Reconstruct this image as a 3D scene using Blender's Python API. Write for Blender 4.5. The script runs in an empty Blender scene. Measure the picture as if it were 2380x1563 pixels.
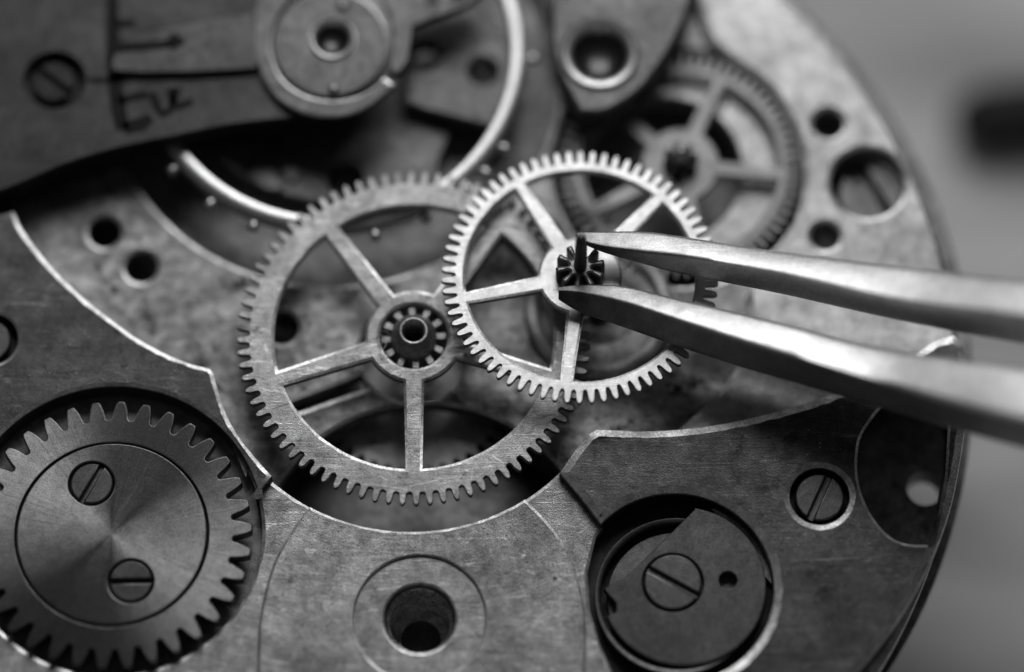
import bpy, bmesh, math, random
from mathutils import Vector, Matrix, noise
from mathutils.geometry import tessellate_polygon, delaunay_2d_cdt

random.seed(7)
S = bpy.context.scene
COL = S.collection
R = math.radians
S.unit_settings.system = 'METRIC'
S.unit_settings.scale_length = 0.001          # one unit is one millimetre

# ------------------------------------------------------------------ camera
TILT, DIST = R(20), 120.0
FWD = Vector((0, math.sin(TILT), -math.cos(TILT)))
UP = Vector((0, math.cos(TILT), math.sin(TILT)))
EYE = -DIST * FWD
cd = bpy.data.cameras.new("camera")
cam = bpy.data.objects.new("camera", cd)
COL.objects.link(cam)
cam.location = EYE
cam.rotation_euler = (TILT, 0, 0)
cd.sensor_width = 360.0
cd.lens = 360.0 * DIST / 23.8
cd.clip_start, cd.clip_end = 5.0, 2000.0
cd.dof.use_dof = True
cd.dof.focus_distance = DIST - 1.0
cd.dof.aperture_fstop = cd.lens * 1e-3 / (2 * 5.2)
cd.dof.aperture_blades = 0
S.camera = cam

# ------------------------------------------------------------------ light
W = bpy.data.worlds.new("World")
S.world = W
W.use_nodes = True
W.node_tree.nodes["Background"].inputs[0].default_value = (1, 1, 1, 1)
W.node_tree.nodes["Background"].inputs[1].default_value = 0.03


def area(name, loc, aim, sx, sy, radiance):
    l = bpy.data.lights.new(name, 'AREA')
    l.shape = 'RECTANGLE'
    l.size, l.size_y = sx, sy
    l.energy = radiance * math.pi * sx * sy
    o = bpy.data.objects.new(name, l)
    COL.objects.link(o)
    o.location = loc
    o.rotation_euler = (Vector(aim) - Vector(loc)).to_track_quat('-Z', 'Y').to_euler()
    return o


area("window_light", (4, 58, 62), (1, 1, 0), 48, 50, 4.1)

S.view_settings.view_transform = 'Standard'
S.view_settings.look = 'None'
S.view_settings.exposure = 0.0
S.view_settings.gamma = 1.0
S.cycles.use_denoising = True
S.cycles.max_bounces = 8


# ------------------------------------------------------------------ geometry helpers
def at(x, y, z):  # x, y are image pixels, cast along the camera ray to height z
    """The point at height z that stands at (x, y) of a 2380 x 1563 pixel image, as seen by the camera."""
    P = Vector(((x - 1190) / 100, 0, 0)) + UP * ((781.5 - y) / 100)
    D = P - EYE
    return EYE + D * ((z - EYE.z) / D.z)


def xy(pts, z):
    return [tuple(at(x, y, z)[:2]) for x, y in pts]


def circ(c, r, n=72, a0=0.0, a1=360.0):
    full = abs(a1 - a0) >= 360
    m = n if full else n + 1
    return [(c[0] + r * math.cos(R(a0 + (a1 - a0) * k / n)), c[1] + r * math.sin(R(a0 + (a1 - a0) * k / n)))
            for k in range(m)]


def smooth(pts, k=5, closed=False):
    """Catmull-Rom through the points."""
    n, out = len(pts), []
    rng = range(n) if closed else range(n - 1)
    for i in rng:
        g = (lambda j: pts[j % n]) if closed else (lambda j: pts[min(max(j, 0), n - 1)])
        p0, p1, p2, p3 = g(i - 1), g(i), g(i + 1), g(i + 2)
        for s in range(k):
            t = s / k
            out.append(tuple(0.5 * (2 * b + (c - a) * t + (2 * a - 5 * b + 4 * c - d) * t * t + (3 * b - a - 3 * c + d) * t ** 3)
                             for a, b, c, d in zip(p0, p1, p2, p3)))
    if not closed:
        out.append(tuple(pts[-1]))
    return out


def sarea(l):
    return sum(l[i - 1][0] * l[i][1] - l[i][0] * l[i - 1][1] for i in range(len(l))) / 2


def clean(l):
    out = []
    for p in l:
        if not out or math.hypot(p[0] - out[-1][0], p[1] - out[-1][1]) > 2e-3:
            out.append(p)
    while len(out) > 3 and math.hypot(out[0][0] - out[-1][0], out[0][1] - out[-1][1]) < 2e-3:
        out.pop()
    return out


def inset(l, d, rag=0.0, seed=0.0):
    n, out = len(l), []
    for i in range(n):
        a, b, c = Vector(l[i - 1]), Vector(l[i]), Vector(l[(i + 1) % n])
        e, f = (b - a).normalized(), (c - b).normalized()
        n1, n2 = Vector((-e.y, e.x)), Vector((-f.y, f.x))
        m = n1 + n2
        if m.length < 1e-6:
            m = n1
        m.normalize()
        k = d / max(0.45, m.dot(n1))
        if rag:
            k *= 1 + rag * noise.noise(Vector((b.x * 4.0, b.y * 4.0, seed))) + rag * .6 * noise.noise(Vector((b.x * 13, b.y * 13, seed)))
        out.append(tuple(b + m * k))
    return out


def inside(p, loops):
    s = False
    for l in loops:
        j = len(l) - 1
        for i in range(len(l)):
            if (l[i][1] > p[1]) != (l[j][1] > p[1]) and p[0] < (l[j][0] - l[i][0]) * (p[1] - l[i][1]) / (l[j][1] - l[i][1]) + l[i][0]:
                s = not s
            j = i
    return s


def fill(loops):
    """Triangles (indices into the concatenated loops) of a shape with holes."""
    flat = [p for l in loops for p in l]
    want = abs(sarea(loops[0])) - sum(abs(sarea(l)) for l in loops[1:])
    if len(loops) == 1 and len(flat) < 400:
        t = tessellate_polygon([[Vector((p[0], p[1], 0)) for p in l] for l in loops])
        got = sum(abs(sarea([flat[i] for i in f])) for f in t)
        if abs(got - want) < 1e-3 * want:
            return flat, [tuple(f) for f in t]
    ed, o = [], 0
    for l in loops:
        ed += [(o + i, o + (i + 1) % len(l)) for i in range(len(l))]
        o += len(l)
    v, e, f, ov, oe, of = delaunay_2d_cdt([Vector(p) for p in flat], ed, [], 1, 1e-6)
    src = {}
    for i, o_ in enumerate(ov):
        src[i] = o_[0] if len(o_) else None
    tri = []
    extra = list(flat)
    idx = {}
    for i in range(len(v)):
        if src[i] is None:
            idx[i] = len(extra)
            extra.append(tuple(v[i]))
        else:
            idx[i] = src[i]
    for t in f:
        c = (sum(v[i][0] for i in t) / len(t), sum(v[i][1] for i in t) / len(t))
        if inside(c, loops):
            tri.append(tuple(idx[i] for i in t))
    return extra, tri


def orient(loops):
    loops = [clean(l) for l in loops]
    return [l if (sarea(l) > 0) == (k == 0) else l[::-1] for k, l in enumerate(loops)]


def add_slab(bm, loops, z0, z1, wb=.03, hb=None, seg=3, rag=0.0, off=(0, 0), bottom=True, wo=None, edge=False, hs=None):
    """An upright slab with rounded top edges: outline first, then holes."""
    hb = wb if hb is None else hb
    loops = orient(loops)
    if off != (0, 0):
        loops = [[(p[0] - off[0], p[1] - off[1]) for p in l] for l in loops]
    prof = [(0, z0), (0, z1 - hb)]
    for k in range(1, seg + 1):
        a = R(90) * k / seg
        prof.append((wb * (1 - math.cos(a)), z1 - hb + hb * math.sin(a)))
    if wb >= .05 and wo is None:
        prof = [(0, z0), (0, z1 - hb), (wb * .10, z1 - hb * .45), (wb * .88, z1 - hb * .06), (wb, z1)]
    cham = [(0, z0), (0, z1 - hb), (wb * .10, z1 - hb * .45), (wb * .88, z1 - hb * .06), (wb, z1)]
    if wb == 0:
        prof = [(0, z0), (0, z1)]
    tops, bots, sm = [], [], []
    topl, botl = [], []
    for li, l in enumerate(loops):
        rings = []
        for d, z in (cham if wo is not None and li > 0 else prof):
            if wo is not None and li == 0:
                d *= wo / wb
            if edge and li > 0 and wo is None:
                q = hs[li - 1] if hs else .7
                d, z = d * q, (z1 - (z1 - z) * q if d or z > z0 else z)
            ll = inset(l, d, rag, li * 3.1) if d > 0 else l
            rings.append([bm.verts.new((p[0], p[1], z)) for p in ll])
            last = ll
        topl.append(last)
        botl.append(l)
        n = len(l)
        for ri, (a, b) in enumerate(zip(rings, rings[1:])):
            for i in range(n):
                j = (i + 1) % n
                f = bm.faces.new((a[i], a[j], b[j], b[i]))
                f.smooth = True
                if edge and ri > 0 and (wo is None or li > 0):
                    f.material_index = 1
        tops += rings[-1]
        bots += rings[0]
    ex, tri = fill(topl)
    vs = tops + [bm.verts.new((p[0], p[1], z1)) for p in ex[len(tops):]]
    for t in tri:
        t = t if sarea([ex[i] for i in t]) > 0 else t[::-1]
        try:
            bm.faces.new([vs[i] for i in t])
        except ValueError:
            pass
    if bottom:
        ex, tri = fill(botl)
        vs = bots + [bm.verts.new((p[0], p[1], z0)) for p in ex[len(bots):]]
        for t in tri:
            t = t if sarea([ex[i] for i in t]) < 0 else t[::-1]
            try:
                bm.faces.new([vs[i] for i in t])
            except ValueError:
                pass


def add_lathe(bm, prof, n=48, c=(0, 0), cap0=False, cap1=False, mat=None):
    """Turn (radius, z) about the upright axis through c."""
    rings = []
    for r, z in prof:
        ring = [Vector((c[0] + r * math.cos(2 * math.pi * k / n), c[1] + r * math.sin(2 * math.pi * k / n), z)) for k in range(n)]
        if mat:
            ring = [mat @ p for p in ring]
        rings.append([bm.verts.new(p) for p in ring])
    for a, b in zip(rings, rings[1:]):
        for i in range(n):
            j = (i + 1) % n
            f = bm.faces.new((a[i], a[j], b[j], b[i]))
            f.smooth = True
    if cap0:
        bm.faces.new(rings[0][::-1])
    if cap1:
        bm.faces.new(rings[-1])


def add_tube(bm, pts, rad, n=8, cap=True):
    pts = [Vector(p) for p in pts]
    rad = rad if isinstance(rad, (list, tuple)) else [rad] * len(pts)
    rings, ref = [], Vector((0, 0, 1))
    for i, p in enumerate(pts):
        d = (pts[min(i + 1, len(pts) - 1)] - pts[max(i - 1, 0)]).normalized()
        s = d.cross(ref)
        s = s.normalized() if s.length > 1e-3 else d.cross(Vector((1, 0, 0))).normalized()
        t = s.cross(d)
        rings.append([bm.verts.new(p + (s * math.cos(2 * math.pi * k / n) + t * math.sin(2 * math.pi * k / n)) * rad[i]) for k in range(n)])
    for a, b in zip(rings, rings[1:]):
        for k in range(n):
            f = bm.faces.new((a[k], b[k], b[(k + 1) % n], a[(k + 1) % n]))
            f.smooth = True
    if cap:
        bm.faces.new(rings[0])
        bm.faces.new(rings[-1][::-1])


def gear(n, rt, rr, kind='wheel', a0=0.0):
    h, out, P = rt - rr, [], 2 * math.pi / n
    if kind == 'wheel':
        prof = [(-.30, 0), (-.262, .22), (-.245, .5), (-.20, .76), (-.125, .93), (-.04, 1), (.04, 1), (.125, .93), (.20, .76), (.245, .5), (.262, .22), (.30, 0), (.41, -.07), (.5, -.09), (.59, -.07)]
    elif kind == 'pointed':
        prof = [(-.38, 0), (-.31, .18), (-.275, .45), (-.24, .70), (-.165, .91), (-.06, 1), (.06, 1), (.165, .91), (.24, .70), (.275, .45), (.31, .18), (.38, 0), (.5, -.05)]
    elif kind == 'ratchet':
        prof = [(-.38, .0), (-.335, .25), (-.28, .55), (-.205, .84), (-.14, 1), (.10, 1), (.165, .86), (.25, .55), (.325, .25), (.38, .0), (.44, -.06), (.5, -.07), (.56, -.06)]
    else:                                        # pinion leaves
        prof = [(-.25, 0), (-.25, .5), (-.23, .85), (-.15, 1), (.15, 1), (.23, .85), (.25, .5), (.25, 0), (.36, -.14), (.5, -.18), (.64, -.14)]
    for k in range(n):
        for u, v in prof:
            a, r = a0 + (k + u) * P, rr + h * v
            out.append((r * math.cos(a), r * math.sin(a)))
    return out


def windows(r_in, r_hub, wr, wh, angles):
    """The openings between the spokes."""
    out = []
    A = sorted(a % 360 for a in angles)
    for i, a in enumerate(A):
        b = A[(i + 1) % len(A)]
        b = b + 360 if b <= a else b
        o0, o1 = a + math.degrees(math.asin(wr / r_in)), b - math.degrees(math.asin(wr / r_in))
        h0, h1 = a + math.degrees(math.asin(wh / r_hub)), b - math.degrees(math.asin(wh / r_hub))
        l = circ((0, 0), r_in, 26, o0, o1)
        l += circ((0, 0), r_hub, 12, h1, h0)
        out.append(l)
    return out


def make(name, bm, m, parent=None, merge=True, m2=None):
    if merge:
        bmesh.ops.remove_doubles(bm, verts=bm.verts, dist=1e-4)
    me = bpy.data.meshes.new(name)
    bm.to_mesh(me)
    sm = [f.smooth for f in bm.faces]
    bm.free()
    me.set_sharp_from_angle(angle=R(50))
    me.polygons.foreach_set('use_smooth', sm)
    me.materials.append(m)
    if m2:
        me.materials.append(m2)
    o = bpy.data.objects.new(name, me)
    COL.objects.link(o)
    if parent:
        o.parent = parent
    return o


def thing(name, label, cat, loc=(0, 0, 0), rot=(0, 0, 0), group=None):
    o = bpy.data.objects.new(name, None)
    COL.objects.link(o)
    o.empty_display_size = .3
    o.location, o.rotation_euler = loc, rot
    o['label'], o['category'] = label, cat
    if group:
        o['group'] = group
    return o


def tag(o, label, cat, group=None):
    o['label'], o['category'] = label, cat
    if group:
        o['group'] = group
    return o


def slab(name, loops, z0, z1, m, parent=None, wb=.03, hb=None, seg=3, rag=0.0, bottom=True, edge=None, hs=None):
    """A slab drawn in place, linked with its origin at the parent's (or its own centre)."""
    bm = bmesh.new()
    c = parent.location if parent else Vector((sum(p[0] for p in loops[0]) / len(loops[0]), sum(p[1] for p in loops[0]) / len(loops[0]), z0))
    add_slab(bm, loops, z0 - c.z, z1 - c.z, wb, hb, seg, rag, (c.x, c.y), bottom, None, edge is not None, hs)
    o = make(name, bm, m, parent, m2=edge)
    if not parent:
        o.location = c
    return o


# ------------------------------------------------------------------ materials
def nd(nt, kind, **kw):
    n = nt.nodes.new(kind)
    for k, v in kw.items():
        if k in n.inputs:
            n.inputs[k].default_value = v
        else:
            setattr(n, k, v)
    return n


def g(v):
    return (v, v, v, 1)


def metal(name, base, rough, metallic=0.85, mottle=.25, spots=0.0, brush=0.0, brush_dir=0.0, speck=0.0,
          bump=.02, mscale=.9, scratch=0.0, spec=.5, grain=.30, rings=0.0):
    m = bpy.data.materials.new(name)
    m.use_nodes = True
    nt = m.node_tree
    L = nt.links.new
    p = nt.nodes["Principled BSDF"]
    tc = nd(nt, 'ShaderNodeTexCoord')
    co = tc.outputs['Object']
    info = nd(nt, 'ShaderNodeObjectInfo')
    add = nd(nt, 'ShaderNodeVectorMath', operation='ADD')
    L(co, add.inputs[0])
    sc = nd(nt, 'ShaderNodeMath', operation='MULTIPLY')
    sc.inputs[1].default_value = 37.0
    L(info.outputs['Random'], sc.inputs[0])
    L(sc.outputs[0], add.inputs[1])
    vec = add.outputs[0]

    def ramp(val, a, b, ca, cb):
        mr = nd(nt, 'ShaderNodeMapRange')
        mr.clamp = True
        L(val, mr.inputs[0])
        for i, x in enumerate((a, b, ca, cb)):
            mr.inputs[i + 1].default_value = x
        return mr.outputs[0]

    def mul(a, b):
        n = nd(nt, 'ShaderNodeMath', operation='MULTIPLY')
        L(a, n.inputs[0])
        L(b, n.inputs[1]) if hasattr(b, 'links') else setattr(n.inputs[1], 'default_value', b)
        return n.outputs[0]

    def plus(a, b):
        n = nd(nt, 'ShaderNodeMath', operation='ADD')
        L(a, n.inputs[0])
        L(b, n.inputs[1]) if hasattr(b, 'links') else setattr(n.inputs[1], 'default_value', b)
        return n.outputs[0]

    n1 = nd(nt, 'ShaderNodeTexNoise', Scale=mscale, Detail=6.0, Roughness=.62)
    L(vec, n1.inputs['Vector'])
    n2 = nd(nt, 'ShaderNodeTexNoise', Scale=mscale * 5.5, Detail=5.0, Roughness=.65)
    L(vec, n2.inputs['Vector'])
    n3 = nd(nt, 'ShaderNodeTexNoise', Scale=30.0, Detail=3.0, Roughness=.6)
    L(vec, n3.inputs['Vector'])
    v = ramp(n1.outputs[0], .37, .63, 1 - mottle, 1 + mottle * .55)
    v = mul(v, ramp(n2.outputs[0], .36, .64, 1 - mottle * .8, 1 + mottle * .6))
    v = mul(v, ramp(n3.outputs[0], .35, .65, 1 - grain, 1 + grain))
    r_extra = ramp(n2.outputs[0], .3, .7, rough * 1.12, rough * .9)
    height = mul(n3.outputs[0], .35)
    if spots:
        s1 = nd(nt, 'ShaderNodeTexNoise', Scale=1.6, Detail=7.0, Roughness=.72)
        mp = nd(nt, 'ShaderNodeMapping')
        mp.inputs['Location'].default_value = (11.3, 4.7, 2.0)
        L(vec, mp.inputs[0])
        L(mp.outputs[0], s1.inputs['Vector'])
        v = mul(v, ramp(s1.outputs[0], .56, .66, 1.0, 1 - spots))
        s2 = nd(nt, 'ShaderNodeTexNoise', Scale=7.0, Detail=4.0, Roughness=.6)
        L(mp.outputs[0], s2.inputs['Vector'])
        v = mul(v, ramp(s2.outputs[0], .62, .70, 1.0, 1 - spots * .8))
    if brush:
        mp = nd(nt, 'ShaderNodeMapping')
        mp.inputs['Rotation'].default_value = (0, 0, brush_dir)
        mp.inputs['Scale'].default_value = (.5, 22.0, 1.0)
        L(vec, mp.inputs[0])
        b1 = nd(nt, 'ShaderNodeTexNoise', Scale=1.6, Detail=5.0, Roughness=.7)
        L(mp.outputs[0], b1.inputs['Vector'])
        v = mul(v, ramp(b1.outputs[0], .3, .7, 1 - brush * .3, 1 + brush * .3))
        height = plus(height, mul(b1.outputs[0], brush))
    if rings:
        sp = nd(nt, 'ShaderNodeSeparateXYZ')
        L(co, sp.inputs[0])
        an = nd(nt, 'ShaderNodeMath', operation='ARCTAN2')
        L(sp.outputs[1], an.inputs[0])
        L(sp.outputs[0], an.inputs[1])
        fl = nd(nt, 'ShaderNodeVectorMath', operation='MULTIPLY')
        fl.inputs[1].default_value = (1, 1, 0)
        L(co, fl.inputs[0])
        ln = nd(nt, 'ShaderNodeVectorMath', operation='LENGTH')
        L(fl.outputs[0], ln.inputs[0])
        cm = nd(nt, 'ShaderNodeCombineXYZ')
        L(mul(an.outputs[0], 2.2), cm.inputs[0])
        L(mul(ln.outputs['Value'], 14.0), cm.inputs[1])
        b1 = nd(nt, 'ShaderNodeTexNoise', Scale=1.3, Detail=5.0, Roughness=.7)
        L(cm.outputs[0], b1.inputs['Vector'])
        v = mul(v, ramp(b1.outputs[0], .3, .7, 1 - rings * .3, 1 + rings * .3))
        height = plus(height, mul(b1.outputs[0], rings))
        cx = nd(nt, 'ShaderNodeVectorMath', operation='CROSS_PRODUCT')
        cx.inputs[0].default_value = (0, 0, 1)
        L(fl.outputs[0], cx.inputs[1])
        vt = nd(nt, 'ShaderNodeVectorTransform', vector_type='VECTOR', convert_from='OBJECT', convert_to='WORLD')
        L(cx.outputs[0], vt.inputs[0])
        nm = nd(nt, 'ShaderNodeVectorMath', operation='NORMALIZE')
        L(vt.outputs[0], nm.inputs[0])
        L(nm.outputs[0], p.inputs['Tangent'])
        p.inputs['Anisotropic'].default_value = .55
        p.inputs['Anisotropic Rotation'].default_value = 0.25
    if scratch:
        for k, (rz, th) in enumerate(((.5, .0), (2.1, .0), (1.35, .0))):
            mp = nd(nt, 'ShaderNodeMapping')
            mp.inputs['Rotation'].default_value = (0, 0, rz)
            mp.inputs['Scale'].default_value = (.35, 5.0, 1.0)
            mp.inputs['Location'].default_value = (k * 7.7, k * 3.1, 0)
            L(vec, mp.inputs[0])
            b1 = nd(nt, 'ShaderNodeTexVoronoi', feature='DISTANCE_TO_EDGE', Scale=1.1)
            L(mp.outputs[0], b1.inputs['Vector'])
            gate = nd(nt, 'ShaderNodeTexNoise', Scale=1.3, Detail=1.0)
            L(mp.outputs[0], gate.inputs['Vector'])
            line = mul(ramp(b1.outputs['Distance'], 0, .022, 1, 0), ramp(gate.outputs[0], .52, .6, 0, 1))
            v = mul(v, ramp(line, 0, 1, 1.0, 1 + scratch * (1 if k != 1 else -.7)))
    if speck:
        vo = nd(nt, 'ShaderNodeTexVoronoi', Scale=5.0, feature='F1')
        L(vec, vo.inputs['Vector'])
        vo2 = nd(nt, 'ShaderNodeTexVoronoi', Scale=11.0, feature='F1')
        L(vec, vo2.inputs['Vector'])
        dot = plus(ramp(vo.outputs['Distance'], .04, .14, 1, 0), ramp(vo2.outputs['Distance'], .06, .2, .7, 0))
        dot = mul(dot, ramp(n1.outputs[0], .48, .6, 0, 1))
        v = mul(v, ramp(dot, 0, 1, 1, 1 + speck))  # bright dots painted into the colour as glints on the metal
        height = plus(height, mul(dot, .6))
    v = mul(v, base)
    cr = nd(nt, 'ShaderNodeCombineColor')
    cl = ramp(v, 0, 1, 0, 1)
    for i in range(3):
        L(cl, cr.inputs[i])
    L(cr.outputs[0], p.inputs['Base Color'])
    L(r_extra, p.inputs['Roughness'])
    p.inputs['Metallic'].default_value = metallic
    p.inputs['Specular IOR Level'].default_value = spec
    if bump:
        bp = nd(nt, 'ShaderNodeBump', Strength=.5, Distance=bump)
        L(height, bp.inputs['Height'])
        L(bp.outputs[0], p.inputs['Normal'])
    return m, nt, p, vec


def simple(name, base, rough, metallic=0.0, coat=0.0):
    m = bpy.data.materials.new(name)
    m.use_nodes = True
    nt = m.node_tree
    p = nt.nodes["Principled BSDF"]
    tc = nd(nt, 'ShaderNodeTexCoord')
    n = nd(nt, 'ShaderNodeTexNoise', Scale=6.0, Detail=4.0)
    nt.links.new(tc.outputs['Object'], n.inputs['Vector'])
    mr = nd(nt, 'ShaderNodeMapRange')
    nt.links.new(n.outputs[0], mr.inputs[0])
    for i, x in enumerate((.3, .7, base * .7, base * 1.3)):
        mr.inputs[i + 1].default_value = x
    cr = nd(nt, 'ShaderNodeCombineColor')
    for i in range(3):
        nt.links.new(mr.outputs[0], cr.inputs[i])
    nt.links.new(cr.outputs[0], p.inputs['Base Color'])
    p.inputs['Roughness'].default_value = rough
    p.inputs['Metallic'].default_value = metallic
    p.inputs['Coat Weight'].default_value = coat
    return m


M = {}
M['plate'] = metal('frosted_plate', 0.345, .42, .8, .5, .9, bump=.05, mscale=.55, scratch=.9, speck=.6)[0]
M['rim'] = metal('frosted_rim', 0.500, .40, .8, .28, .3, bump=.03, mscale=.5)[0]
M['gearlow'] = metal('low_gear_brass', .45, .45, .8, .2, .3, bump=.02, mscale=.8)[0]
M['lowbridge'] = metal('low_bridge_nickel', .16, .42, .85, .25, .3, bump=.02, mscale=.8)[0]
M['cap_disc'] = metal('dark_cap_disc', 0.120, .42, .85, .2, .2, bump=.02, mscale=.8)[0]  # one even dark base colour, for the cut disc
M['edge'] = metal('highlight_bevel_edge', .66, .36, .9, .35, .0, bump=.03, mscale=3.0, grain=.25)[0]  # polished bevels; their edge highlights are partly painted by a paler base colour
M['pit'] = metal('pit_floor_metal', .26, .42, .85, .4, .5, bump=.12, mscale=2.5, grain=.7)[0]
M['base'] = metal('recess_floor', 0.288, .52, .7, .30, .4, bump=.03, mscale=.6)[0]
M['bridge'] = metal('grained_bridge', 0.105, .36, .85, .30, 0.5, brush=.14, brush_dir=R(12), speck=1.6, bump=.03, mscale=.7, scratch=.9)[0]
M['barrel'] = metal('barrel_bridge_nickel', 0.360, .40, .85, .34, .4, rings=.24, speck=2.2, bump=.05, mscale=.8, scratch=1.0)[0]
M['cock'] = metal('cock_nickel', 0.052, .36, .85, .22, .2, bump=.02, mscale=.5)[0]
M['index'] = metal('index_steel', 0.135, .40, .85, .25, .2, bump=.02, mscale=.8)[0]
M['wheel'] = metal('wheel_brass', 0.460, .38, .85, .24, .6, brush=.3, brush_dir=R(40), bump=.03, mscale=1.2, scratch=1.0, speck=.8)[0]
M['fourth'] = metal('fourth_wheel_brass', 0.600, .40, .85, .10, .12, bump=.012, mscale=1.0, scratch=.5, grain=.10)[0]
M['third'] = metal('third_wheel_brass', 0.280, .42, .8, .14, .0, bump=.01, mscale=1.0)[0]
M['ratchet'], _nt, _p, _v = metal('sunburst_steel', 0.270, .36, .95, .18, .1, bump=0, mscale=.7)
M['steel'] = metal('blued_steel', .20, .36, .8, .3, .0, bump=.02, mscale=2.5)[0]
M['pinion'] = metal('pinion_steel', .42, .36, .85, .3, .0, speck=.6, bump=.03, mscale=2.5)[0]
M['screw'] = metal('screw_steel', 0.150, .36, .9, .22, .2, bump=.015, mscale=1.5, scratch=.5)[0]
M['balance'] = metal('balance_rim_metal', .75, .34, .9, .08, .0, bump=.008, mscale=1.0)[0]
M['pointer'] = metal('pointer_steel', .085, .40, .85, .25, .2, bump=.02, mscale=.8)[0]
M['setting'] = metal('setting_and_highlight_metal', 0.800, .34, .9, .15, .0, bump=.01, mscale=1.2)[0]
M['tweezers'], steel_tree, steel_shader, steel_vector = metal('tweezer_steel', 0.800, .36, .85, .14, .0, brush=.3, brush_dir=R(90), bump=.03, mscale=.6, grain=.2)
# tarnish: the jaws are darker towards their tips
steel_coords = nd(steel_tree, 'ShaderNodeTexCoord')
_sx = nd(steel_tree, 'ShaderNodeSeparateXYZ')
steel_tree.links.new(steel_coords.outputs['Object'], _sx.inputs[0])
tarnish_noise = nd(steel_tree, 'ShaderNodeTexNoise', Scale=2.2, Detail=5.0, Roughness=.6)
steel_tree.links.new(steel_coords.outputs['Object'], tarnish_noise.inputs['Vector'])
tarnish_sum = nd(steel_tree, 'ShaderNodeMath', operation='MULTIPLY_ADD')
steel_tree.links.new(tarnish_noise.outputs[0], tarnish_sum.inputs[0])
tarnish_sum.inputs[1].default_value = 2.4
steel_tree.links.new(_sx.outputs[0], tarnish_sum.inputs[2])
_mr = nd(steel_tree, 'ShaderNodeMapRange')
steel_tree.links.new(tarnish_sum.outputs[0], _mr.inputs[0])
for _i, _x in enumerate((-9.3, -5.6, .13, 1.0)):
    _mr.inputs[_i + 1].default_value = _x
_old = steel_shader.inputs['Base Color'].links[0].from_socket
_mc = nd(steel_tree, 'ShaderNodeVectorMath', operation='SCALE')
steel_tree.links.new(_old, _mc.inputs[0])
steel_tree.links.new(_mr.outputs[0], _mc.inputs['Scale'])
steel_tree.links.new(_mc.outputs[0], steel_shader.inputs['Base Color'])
M['thread'] = metal('oily_thread_steel', .62, .26, .9, .4, .3, bump=.04, mscale=4.0, grain=.4)[0]
M['dark'] = metal('near_black_steel', .035, .5, .5, .3, .0, bump=.03, mscale=2.0)[0]  # near-black, for dark screws, a pinion and the floors of recesses
M['jewel'] = simple('dark_jewel', .06, .34, .8, .3)
M['ink'] = simple('ink_and_hole_black', .006, .8)  # ink of the engraving, and painted darkness at the bottom of holes
M['fibre'] = simple('pale_fibre', .45, .7)
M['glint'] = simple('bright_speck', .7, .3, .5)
M['rod'] = simple('dark_rod', .012, .6)
M['table'] = simple('table_surface', .78, .75)
table_tree = M['table'].node_tree
_ns = next(n for n in table_tree.nodes if n.type == 'TEX_NOISE')
_ns.inputs['Scale'].default_value = .16
_mp = nd(table_tree, 'ShaderNodeMapping')
_mp.inputs['Rotation'].default_value = (0, 0, R(-14))
_mp.inputs['Scale'].default_value = (.45, 1.6, 1)
table_tree.links.new(_ns.inputs['Vector'].links[0].from_socket, _mp.inputs[0])
table_tree.links.new(_mp.outputs[0], _ns.inputs['Vector'])
_mr = next(n for n in table_tree.nodes if n.type == 'MAP_RANGE')
_mr.inputs[3].default_value, _mr.inputs[4].default_value = .42, 1.0

# sunburst grain: fine radial streaks and an anisotropic sheen turned about the wheel's own axis
_L = _nt.links.new
_tc = nd(_nt, 'ShaderNodeTexCoord')
_sx = nd(_nt, 'ShaderNodeSeparateXYZ')
_L(_tc.outputs['Object'], _sx.inputs[0])
_an = nd(_nt, 'ShaderNodeMath', operation='ARCTAN2')
_L(_sx.outputs[1], _an.inputs[0])
_L(_sx.outputs[0], _an.inputs[1])
_cm = nd(_nt, 'ShaderNodeCombineXYZ')
_L(_an.outputs[0], _cm.inputs[0])
_ns = nd(_nt, 'ShaderNodeTexNoise', Scale=26.0, Detail=6.0, Roughness=.75)
_L(_cm.outputs[0], _ns.inputs['Vector'])
_bp = nd(_nt, 'ShaderNodeBump', Strength=.35, Distance=.03)
_L(_ns.outputs[0], _bp.inputs['Height'])
_L(_bp.outputs[0], _p.inputs['Normal'])
_p.inputs['Anisotropic'].default_value = .85
_tg = nd(_nt, 'ShaderNodeTangent', direction_type='RADIAL', axis='Z')
_L(_tg.outputs[0], _p.inputs['Tangent'])
_p.inputs['Anisotropic Rotation'].default_value = 0.0

# ------------------------------------------------------------------ heights (mm)
Z_RIM, Z_FLOOR, Z_BASE = -0.55, -0.85, -2.4
PC, PR = (-3.18, -0.71), 13.64              # outline of the movement
FC, FR = (-2.47, -0.27), 13.31              # lower step of the plate
BAL = (-4.28, 6.99)                         # balance axis and centre of its recess
HUB = (-2.28, -0.08)                        # centre wheel axis
RAT = (-9.18, -4.81)                        # ratchet wheel axis
REC = (-9.17, -4.68)                        # centre of its recess
CRN = (3.72, -6.1)                          # crown recess
THD = tuple(at(1581, 385, -.75)[:2])        # third wheel axis
FTH = at(1348, 644, .75)                    # fourth wheel centre
HOLE = tuple(at(975, 1437, -.3)[:2])

# ------------------------------------------------------------------ table and what lies on it
bm = bmesh.new()
add_slab(bm, [[(-90, -70), (90, -70), (90, 110), (-90, 110)]], -15, -12.5, 0)
t = make('table_top', bm, M['table'])
t['kind'] = 'structure'

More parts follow.
